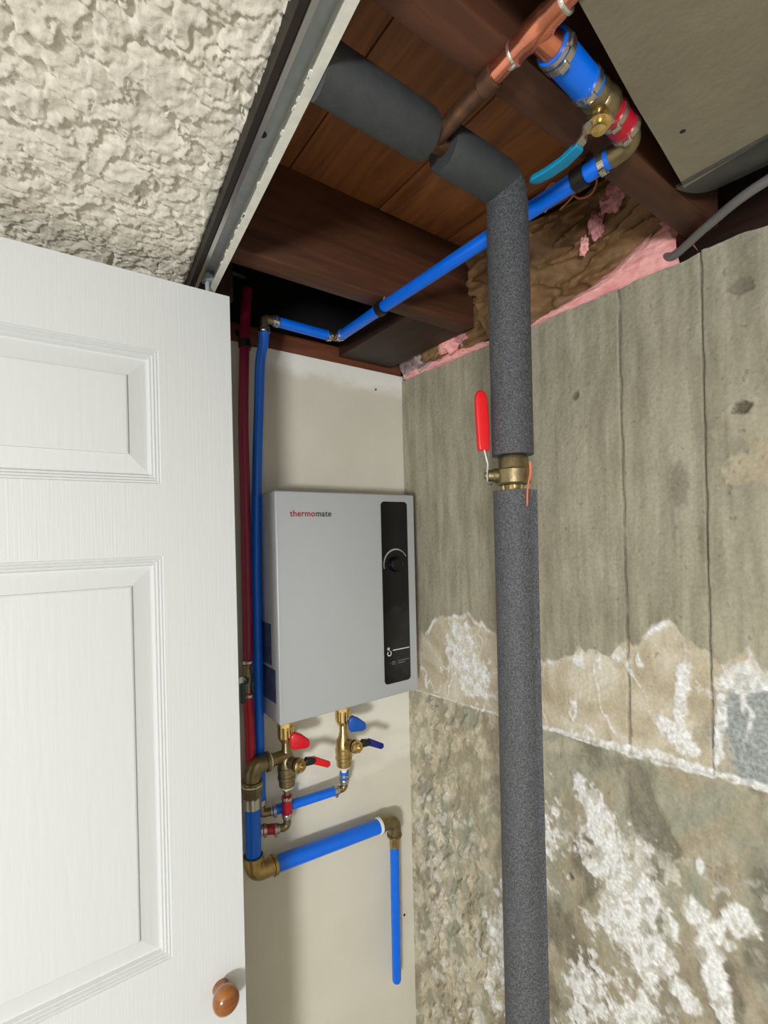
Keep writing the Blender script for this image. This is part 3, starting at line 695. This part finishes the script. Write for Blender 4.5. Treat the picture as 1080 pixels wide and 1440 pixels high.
elbow('elbow', (.664,.963,-.7055), (.708,.963,-.7085), (.7085,.965,-.748), .0160, dl, M_brassd)
obj('coupling_ring', MB().lathe((.658,.963,-.7052),(1,0,0),[(0,.0170),(.001,.0192),(.007,.0192),(.008,.0170)],24), M_sealant, dl)
obj('reducer', MB().lathe((.7085,.965,-.744),(0,0,-1),[(0,.0155),(.008,.0150),(.012,.0125),(.030,.0125),(.031,.0110)],24), M_brass, dl)
dp = [(.7085,.966,-.772),(.709,.970,-1.105)]
obj('blue_pipe', MB().lathe(dp[0], Vector(dp[1])-Vector(dp[0]), [(0,.0112),(.333,.0112),(.339,.0100),(.343,.0060),(.344,.001)],20), M_bluep, dl)

# ------------------------------------------------------------------ PEX supply lines
r34 = .0102
cl_ = thing('cold_pipe', 'long thin blue pipe running under the joists, then down beside the water heater', 'pipe', (.45,.9,-.58))
P1 = (.5165,.272,.4025); P2 = (.5145,.4454,.403); P3 = (.513,.700,.4035); P4 = (.5405,.900,.4240)
Q = (.3735,.900,.4265)
obj('pipe', MB().tube([P1,P2,P3,(.5380,.884,.4222)], r34, 20), M_bluep, cl_)
obj('pipe', MB().tube([(.522,.900,.4243),(.394,.900,.4263)], r34, 20), M_bluep, cl_)
pd_ = bez([(.3745,.902,.408),(.377,.915,.38),(.377,.932,.35),(.3815,.955,.274),(.380,.972,.1234),(.3748,.9755,-.0677),(.3737,.9755,-.3633),(.3737,.9755,-.552)], 6)
obj('pipe', MB().tube(pd_, r34, 20), M_bluep, cl_)
obj('pipe', MB().tube([(.394,.972,-.5790),(.546,.958,-.5785)], r34, 20), M_bluep, cl_)
obj('pipe', MB().tube([(.5635,.955,-.541),(.5635,.955,-.566)], r34, 20), M_bluep, cl_)
def pexelbow(a, c, b, parent, cr=r34):
    a, c, b = Vector(a), Vector(c), Vector(b)
    el = obj('elbow', MB().tube([a]+arc(c, a, b, .008, 6)+[b], .0082, 18), M_brassd, parent)
    for e in (a, b):
        ax = (c-e).normalized(); obj_ = clamp_ring(e-ax*.004, ax, cr+.0003, parent, (-.4,-.7,-.5))
        obj('shoulder', MB().lathe(e, ax, [(0,cr*1.02),(.004,cr*1.02)], 18), M_steel, el)
pexelbow((.5365,.878,.4215),(.5405,.900,.4243),(.5200,.900,.4243), cl_)
pexelbow((.3960,.900,.4263),(.3735,.900,.4266),(.3742,.9015,.4060), cl_)
pexelbow((.3737,.9755,-.554),(.3737,.9755,-.5792),(.3960,.9725,-.5790), cl_)
pexelbow((.5450,.9580,-.5785),(.5635,.9555,-.5785),(.5635,.955,-.562), cl_)
clamp_ring((.5635,.955,-.548),(0,0,1), r34+.0003, cl_)
obj('neck', MB().lathe((.5635,.955,-.531),(0,0,-1),[(0,.0100),(.003,.0070),(.012,.0065)],18), M_sealant, cl_)

hp = thing('hot_pipe', 'red pipe running down behind the door edge to the red-handled valve', 'pipe', (.36,.96,-.6))
obj('pipe', MB().tube(bez([(.364,.960,.505),(.358,.958,.45),(.3535,.960,.343),(.351,.965,.226),(.3525,.968,.05),(.3520,.970,-.2126),(.3500,.970,-.262)],5), r34, 20), M_maroon, hp, label='maroon upper pipe')
obj('pipe', MB().tube([(.3490,.970,-.318),(.3515,.970,-.3877),(.3525,.970,-.585)], r34, 20), M_redpx, hp)
obj('pipe', MB().tube([(.371,.966,-.6065),(.402,.958,-.6115)], r34, 20), M_redpx, hp)
obj('pipe', MB().tube([(.4225,.955,-.548),(.4222,.955,-.592)], r34, 20), M_redpx, hp)
pexelbow((.4000,.958,-.6113),(.4220,.9552,-.6135),(.4222,.955,-.5900), hp)
pexelbow((.3525,.970,-.582),(.3525,.970,-.6060),(.3720,.966,-.6068), hp)
obj('neck', MB().lathe((.4228,.955,-.530),(0,0,-1),[(0,.0105),(.004,.0115),(.006,.0072),(.016,.0068)],18), M_brassd, hp)
clamp_ring((.4225,.955,-.552),(0,0,1), r34+.0003, hp)
obj('elbow', MB().tube([(.364,.960,.505)]+arc((.366,.960,.530),(.364,.960,.505),(.32,.960,.533),.010,6)+[(.325,.960,.533)], .0085, 16), M_blk, hp)
# little drain valve between the two red lengths
o = thing('drain_valve', 'small brass valve between two lengths of red pipe, half hidden by the door', 'valve', (.348,.970,-.30))
obj('body', MB().lathe((.3495,.970,-.262),(0,0,-1),[(0,.0098),(.004,.0095),(.006,.0078),(.016,.0078),(.020,.0105),(.036,.0105),(.040,.0078),(.050,.0078),(.056,.0096)],20), M_brassd, o)
obj('port', MB().lathe((.3495,.970,-.290),(-.72,-.69,0),[(0,.0075),(.014,.0075),(.015,.0095),(.022,.0095),(.023,.006)],16), M_steel, o)
obj('lever', MB().box((.325,.938,-.330),(.334,.948,-.290),.002), mat('dark_teal_plastic',(20,60,66),.4), o)
clamp_ring((.3497,.970,-.256),(0,0,1), r34+.0003, o); clamp_ring((.3491,.970,-.324),(0,0,1), r34+.0003, o)

def pipe_clip(p, ax, label, foot=None, r=r34):
    t = thing('pipe_clip', label, 'clip', p, 'black pipe clips')
    ax = Vector(ax).normalized(); p = Vector(p)
    obj('band', MB().lathe(p-ax*.0075, ax, [(0,r+.0004),(0,r+.0026),(.015,r+.0026),(.015,r+.0004)], 22), M_blk, t)
    if foot is not None:
        m_ = MB(); m_.tube([p+(Vector(foot)-p).normalized()*r, foot], .004, 10); obj('foot', m_, M_blk, t)
        obj('nail', MB().lathe(foot,(Vector(foot)-p),[(-.006,.0035),(-.005,.0035),(.0,.0015)],10), M_blk, t)
    return t
pipe_clip((.3555,.959,.392), (-.1,0,1), 'black plastic clip around the red pipe, just below the ceiling', (.353,.998,.43))
pipe_clip((.5130,.700,.4035), (0,1,0), 'black clip holding the blue pipe under the dark joist', (.5130,.690,.4200))
pipe_clip((.5160,.312,.4028), (0,1,0), 'wide black clip around the blue pipe beside the cyan-handled valve', (.5160,.300,.4198))

# ------------------------------------------------------------------ foam-covered riser with red-handled ball valve
FU, FV, FR = .4665, .3780, .0243
rp = thing('insulated_riser', 'thick vertical pipe in dark grey foam sleeves, standing before the concrete wall', 'pipe', (FU,FV,-EYE))
obj('foam_sleeve', MB().tube([(FU,FV,.0895),(FU,FV,.20),(FU+.0005,FV,.30),(FU,FV,.407)], [FR,FR,FR*1.01,FR], 40, endn=(1,0,1)), M_foam, rp, label='upper foam sleeve')
# lower sleeve, slit open at the right side
def sleeve_open(z0, z1, r, parent, gap=32):
    n = 44; m_ = MB(); ring_ = []
    a0 = math.radians(-75+gap/2); a1 = math.radians(-75+360-gap/2)
    outer = [(FU+r*math.cos(a0+(a1-a0)*i/n), FV+r*math.sin(a0+(a1-a0)*i/n)) for i in range(n+1)]
    inner = [(FU+.0135*math.cos(a0+(a1-a0)*i/n), FV+.0135*math.sin(a0+(a1-a0)*i/n)) for i in range(n+1)]
    # lips of the slit stand slightly proud
    for k in range(3):
        f = (1+.13*(3-k)/3); outer[k] = (FU+(outer[k][0]-FU)*f, FV+(outer[k][1]-FV)*f)
        f2 = 1+.04*(3-k)/3; outer[n-k] = (FU+(outer[n-k][0]-FU)*f2, FV+(outer[n-k][1]-FV)*f2)
    loop = outer+inner[::-1]; zs = np.linspace(z0, z1, 30); N_ = len(loop); vs_ = []
    for z in zs:
        w_ = 1+.012*math.sin(z*9)
        vs_ += [(FU+(a-FU)*w_, FV+(b-FV)*w_, z) for a, b in loop]
    fs_ = [(i*N_+k, i*N_+(k+1) % N_, (i+1)*N_+(k+1) % N_, (i+1)*N_+k) for i in range(29) for k in range(N_)]
    for base in (0, 29*N_):
        fs_ += [(base+k, base+k+1, base+N_-2-k, base+N_-1-k) for k in range(n)]
    m_.add(vs_, fs_); return obj('foam_sleeve', m_, M_foam, parent, label='lower foam sleeve with an open slit')
sleeve_open(-EYE+.002, .0475, FR*.985, rp)
obj('copper_core', MB().tube([(FU,FV,-EYE),(FU,FV,.408)], .0110, 20), M_copperd, rp)
obj('torn_strip', MB().tube(bez([(.4660,.3530,.079),(.4665,.3530,.066),(.4608,.3530,.049),(.4590,.3532,.027)],5), [.0016]*8+[.0011]*7+[.0004], 8), mat('salmon_plastic',(206,112,84),.5), rp, label='thin salmon strip hanging at the joint')
bv = thing('ball_valve', 'brass ball valve with upright red lever, between the grey foam sleeves', 'valve', (FU,FV,.045))
obj('body', MB().lathe((FU,FV,.0885),(0,0,-1),[(0,.0165),(.004,.0185),(.014,.0190),(.016,.0200),(.0165,.0206),(.032,.0206),(.034,.0190),(.035,.0125),(.042,.0122)],32), M_brassd, bv)
obj('hex_end', MB().lathe((FU,FV,.0555),(0,0,-1),[(0,.0135),(.0075,.0135)],6), M_brassl, bv, smooth=15)
sd = Vector((-.81,.586,0)).normalized(); s0 = Vector((FU,FV,.0660))
obj('stem', MB().lathe(s0,sd,[(0,.009),(.0235,.0085),(.025,.0070),(.031,.0068),(.0315,.0042),(.0345,.0040),(.035,.0010)],18), M_brassd, bv)
tipb = s0+sd*.0345; gx = Vector((.80,-.59,0))
def strip(path, w_, th, mt_, nm, parent, wd=gx):
    """flat bar along path, its width along wd"""
    P_ = [Vector(p_) for p_ in path]; wd = Vector(wd).normalized(); m_ = MB(); vs_ = []
    for i, q in enumerate(P_):
        t_ = (P_[min(i+1,len(P_)-1)]-P_[max(i-1,0)]).normalized(); nn = t_.cross(wd).normalized()
        ww = w_[i] if isinstance(w_, (list,tuple)) else w_
        vs_ += [q-wd*ww-nn*th, q+wd*ww-nn*th, q+wd*ww+nn*th, q-wd*ww+nn*th]
    n_ = len(P_); fs_ = [(4*i+k, 4*i+(k+1)%4, 4*i+4+(k+1)%4, 4*i+4+k) for i in range(n_-1) for k in range(4)]+[(3,2,1,0),tuple(4*(n_-1)+k for k in range(4))]
    m_.add(vs_, fs_); return obj(nm, m_, mt_, parent, bev=min(.0022, th*.6) if th > .002 else 0, smooth=50)
# bent steel bar: out from the stem, then up (seen edge-on at the bend)
lb1 = strip([(.4500,.3960,.0570),(.4450,.3960,.0556),(.4415,.3960,.0575),(.4408,.3960,.0660),(.4425,.3960,.0790),(.4390,.3960,.0890),(.4370,.3960,.0955)], .0062, .0008, M_dsteel, 'lever_bar', bv, wd=(.743,.669,0))
g = [(.4360,.3960,.0950),(.4355,.3960,.1000),(.4348,.3960,.121),(.4336,.3960,.143),(.4328,.3960,.157),(.4326,.3960,.163),(.4325,.3960,.1665)]
strip(g, [.0066,.0071,.0076,.0078,.0074,.0056,.0028], .0040, M_redh, 'grip', lb1, wd=(.90,-.43,0))

# horizontal insulated pipe and copper branch
HZ = .4120
hz = thing('insulated_branch', 'horizontal pipe in smooth grey foam crossing under the subfloor to the riser', 'pipe', (.2,FV,HZ-.02))
obj('foam_sleeve', MB().tube([(.2112,.374,HZ),(.27,.375,HZ),(.334,.376,HZ),(.340,.376,HZ)], [FR,FR,FR,FR*.90], 40, startn=(1,-.083,0)), M_foamh, hz, label='long foam sleeve')
obj('foam_sleeve', MB().tube([(.363,.377,HZ),(.369,.377,HZ),(.42,.3775,HZ),(.4655,.378,HZ)], [FR*.93,FR,FR,FR*.99], 40, endn=(1,0,1)), M_foamh, hz, label='short foam sleeve at the elbow')
obj('copper_core', MB().tube([(.214,.374,HZ),(.46,.378,HZ)], .0100, 20), M_copperd, hz)
cb = thing('copper_branch', 'copper pipe with soldered tee, bright at the top edge and tarnished near the foam', 'pipe', (.345,.25,.40))
obj('pipe', MB().tube([(.3490,.372,HZ),(.3460,.300,HZ)], .0086, 22), M_copperd, cb, label='tarnished copper length')
obj('coupling', MB().lathe((.3462,.306,HZ),(-.03,-1,0),[(0,.0090),(.001,.0102),(.005,.0106),(.008,.0098),(.011,.0106),(.016,.0104),(.017,.0090)],24), M_copperd, cb)
obj('pipe', MB().tube([(.3460,.292,HZ),(.3425,.215,HZ),(.335,-.9,HZ)], .0082, 22), M_copper, cb)
tee_ = obj('tee', MB().lathe((.3448,.268,HZ),(-.03,-1,0),[(0,.0090),(.002,.0098),(.012,.0098),(.016,.0112),(.034,.0112),(.038,.0098),(.048,.0098),(.050,.0090)],26)
    .lathe((.3438,.2450,HZ),(1,0,0),[(0,.0108),(.020,.0112),(.024,.0126),(.030,.0126)],26), M_copper, cb)
for v_ in (.268,.2175): obj('solder_joint', MB().lathe((.3448-.0012*(.268-v_)/.05,v_+.0015,HZ),(-.03,-1,0),[(0,.0086),(.0012,.0103),(.003,.0103),(.0042,.0092)],20), M_solder, tee_)
obj('solder_joint', MB().tube([(.3446,.2655,HZ-.0094),(.3450,.271,HZ-.0092),(.3452,.274,HZ-.0086)],[.003,.0024,.0010],10), M_solder, tee_)
# wide blue pipe, ball valve, red pipe, elbow
wp = thing('blue_stub', 'short wide blue pipe with steel clamps beside the copper tee', 'pipe', (.40,.245,.40))
BX = Vector((1,.055,-.02)).normalized(); B0 = Vector((.366,.2445,.4120))
obj('pipe', MB().tube([B0, B0+BX*.064], .0142, 26), M_bluep, wp)
clamp_ring(B0+BX*.010, BX, .0145, wp, (0,-.3,-1), .007); clamp_ring(B0+BX*.003, BX, .0143, wp, (0,-.9,-.3), .004); clamp_ring(B0+BX*.056, BX, .0145, wp, (0,-.3,-1), .007)
bv2 = thing('ball_valve', 'brass ball valve with cyan-blue lever, under the joist near the ceiling board', 'valve', (.45,.248,.39))
V0 = B0+BX*.062
obj('body', MB().lathe(V0,BX,[(0,.0125),(.004,.0140),(.007,.0150),(.013,.0150),(.015,.0130),(.017,.0150),(.022,.0168),(.030,.0168),(.035,.0145),(.038,.0125),(.042,.0125)],28), M_brassd, bv2)
SC = V0+BX*.0215
obj('stem', MB().lathe(SC,(-.15,0,-1),[(0,.009),(.021,.0085),(.0215,.0110),(.0245,.0110),(.025,.0070),(.031,.0068),(.032,.001)],20), M_brassl, bv2)
hb = SC+Vector((-.004,0,-.0235))
lb2 = strip([hb+Vector((.006,-.011,.001)),hb+Vector((0,0,.001)),hb+Vector((-.004,.012,0)),Vector((.4405,.262,.3790)),Vector((.4450,.277,.3770))],[.0060,.0085,.0062,.0058,.0058],.0010,M_steel,'lever_bar',bv2,wd=(1,.25,0))
strip([(.4440,.268,.3775),(.4452,.273,.3772),(.4485,.290,.3770),(.4482,.308,.3772),(.4462,.322,.3780),(.4452,.3275,.3790)],[.0056,.0066,.0070,.0070,.0064,.0030],.0030,M_blueh,'grip',lb2,wd=(1,-.05,0))
rs = thing('red_stub', 'short red pipe between the cyan-handled valve and the brass elbow', 'pipe', (.48,.25,.40))
R1 = V0+BX*.036; 
obj('pipe', MB().tube([R1, R1+BX*.038], .0138, 26), M_redpx, rs)
clamp_ring(R1+BX*.010, BX, .0140, rs, (0,-.2,-1), .006); clamp_ring(R1+BX*.034, BX, .0140, rs, (0,-.2,-1), .006)
E0 = R1+BX*.036; EC = Vector((.5170,.2525,.4045))
rel = thing('reducing_elbow', 'brass elbow joining the red pipe to the thin blue pipe', 'fitting', (.515,.255,.395))
obj('body', MB().tube([E0]+arc(EC, E0, P1, .010, 6)+[Vector(P1)+Vector((0,.004,0))], .0108, 22).lathe(E0,BX,[(-.004,.0108),(-.003,.0145),(.004,.0145),(.006,.0110)],24), M_brassd, rel)
clamp_ring((.5166,.284,.4025),(0,1,0), r34+.0003, rel, (-.3,0,-1), .007)

# ------------------------------------------------------------------ insulation over the concrete wall
ins = thing('insulation_batt', 'crumpled kraft-faced pink insulation stuffed above the concrete wall', 'insulation', (.8,.5,.40))
def crumple(v0, v1, n, mfun, a, seed, amp):
    t = np.linspace(0,1,n); v = np.linspace(v0,v1,a); T, V_ = np.meshgrid(t, v, indexing='ij')
    U_, H_ = mfun(T, V_)
    c = np.abs(fbm(V_*16+T*2.0, T*3+V_*3, 4, seed, .45)-.5)*2
    f = fbm(V_*50, T*9, 2, seed+3)-.5
    d_ = amp*(1.9*np.minimum(c,.45)-.4)+.005*f+amp*.9*(1-np.minimum(1,np.abs(fbm(V_*9+T*5, T*4-V_*6, 2, seed+40)-.5)*9))
    return np.stack([U_-d_*.8, V_+.3*d_, H_-d_*.5], -1), T, V_
def kraft(T, V_):
    wall_h = np.interp(V_, [.31,.34,.43,.47,.585,.70,.76,1.0], [.470,.462,.430,.421,.404,.404,.404,.404])
    top_u = .735+.02*np.sin(V_*17)
    U_ = top_u+(.800-top_u)*T+.018*np.sin(T*3.1)*-1; H_ = .556*(1-T)+wall_h*T
    return U_, H_
P_, T_, V_ = crumple(.312, .69, 46, kraft, 150, 3, .014); mb = MB().grid(P_).grid(P_+np.array([.004,0,.004])); obj('kraft_facing', mb, M_kraft, ins, smooth=60)
def kraft2(T, V_):
    return .745+.05*T-.01*np.sin(T*3), .548*(1-T)+.409*T
P_, T_, V_ = crumple(.675, .80, 30, kraft2, 50, 13, .012); obj('kraft_facing', MB().grid(P_).grid(P_+np.array([.004,0,.004])), M_kraft, ins, smooth=60)
# folded flap of paper above
def flap(T, V_):
    return .700+.04*T+.006*np.sin(V_*30), .548+.012*T-.02*(1-T)*np.sin(V_*8)
P_, T_, V_ = crumple(.375, .56, 12, flap, 70, 29, .006); obj('paper_flap', MB().grid(P_).grid(P_+np.array([.002,0,.003])), M_kraft, ins, smooth=60)
# pink wool showing below the paper, resting on the wall
vs1 = np.linspace(.325, .985, 260); tt = np.linspace(0, 1, 22)
T, V_ = np.meshgrid(tt, vs1, indexing='ij')
hi = np.interp(V_, [.325,.337,.36,.43,.466,.585,.69,.74,.78,.985], [.445,.474,.462,.432,.420,.404,.404,.412,.420,.418])+.003*(fbm(V_*60,V_*0,3,5)-.5)
lo_ = .3935
Hh = lo_+(hi-lo_)*T; Un = .8005-.010*np.sin(np.pi*np.clip(T,0,1))-.005*(fbm(V_*70, T*6, 3, 8)-.5)-.006*T
Un2 = Un+.05
mb = MB().grid(np.stack([Un, V_, Hh], -1)); 
top = np.stack([np.stack([Un[-1]+k*.018, vs1, Hh[-1]-.002*k], -1) for k in range(5)], 0); mb.grid(top)
obj('pink_wool', mb, M_pink, ins, smooth=80)
# mauve lumps of wool and scraps
def lump(c, r, seed, mt_, nm='wool_tuft', sq=(1,1,1), par=ins):
    bm = bmesh.new(); bmesh.ops.create_icosphere(bm, subdivisions=4, radius=1)
    m_ = MB(); vv2 = []
    from mathutils import noise as mn
    for v in bm.verts:
        p_ = v.co*2.1+Vector((seed,seed*2,0)); k = 1+.55*(mn.noise(p_))+.22*mn.noise(p_*3.1)
        vv2.append(Vector(c)+Vector((v.co.x*r*sq[0]*k, v.co.y*r*sq[1]*k, v.co.z*r*sq[2]*k)))
    m_.add(vv2, [[v.index for v in f.verts] for f in bm.faces]); bm.free()
    return obj(nm, m_, mt_, par, smooth=80)
lump((.735,.392,.510),.018,3,M_pinkd,sq=(.6,1.0,.95)); lump((.742,.425,.488),.014,5,M_pinkd,sq=(.6,.8,1.4)); lump((.752,.452,.470),.009,6,M_pink,sq=(.6,.8,1.6))
lump((.800,.335,.475),.020,9,M_pinkd,sq=(.8,.9,1.3)); lump((.742,.700,.575),.022,15,M_pinkd,sq=(.8,1.2,.6)); lump((.752,.675,.520),.016,16,M_pink,sq=(.5,.8,.95))
lump((.774,.800,.432),.027,21,M_pink,sq=(.8,1.3,.9)); lump((.776,.855,.432),.030,22,M_kraft,'paper_fold',(.7,1.3,.8)); lump((.778,.765,.438),.022,25,M_pinkd,sq=(.8,1,1))
# thin looping strip of torn paper
obj('torn_tie', MB().tube(bez([(.715,.470,.528),(.706,.440,.530),(.702,.420,.545),(.708,.402,.535),(.712,.412,.520),(.708,.432,.522),(.704,.445,.540),(.716,.452,.552)],6), .0016, 8), mat('salmon_tie',(196,120,88),.6), ins)
obj('torn_tie', MB().tube(bez([(.655,.458,.505),(.648,.452,.520),(.655,.440,.530),(.662,.447,.512),(.652,.455,.492)],6), .0014, 8), MATS['salmon_tie'], ins)
# clear plastic bunched in the corner
t = np.linspace(0,1,34); v = np.linspace(.845,.992,54); T, V_ = np.meshgrid(t, v, indexing='ij')
c = np.abs(fbm(V_*30, T*3.5, 2, 61)-.5)*1.5
P_ = np.stack([.757+.040*T-.020*c, V_, .476-.074*T-.010*c+.010*np.sin(V_*40)*(1-T)], -1)
o = obj('poly_sheet', MB().grid(P_), M_poly, smooth=70); o['label'] = 'crumpled translucent plastic sheet bunched in the upper wall corner'; o['category'] = 'plastic sheet'
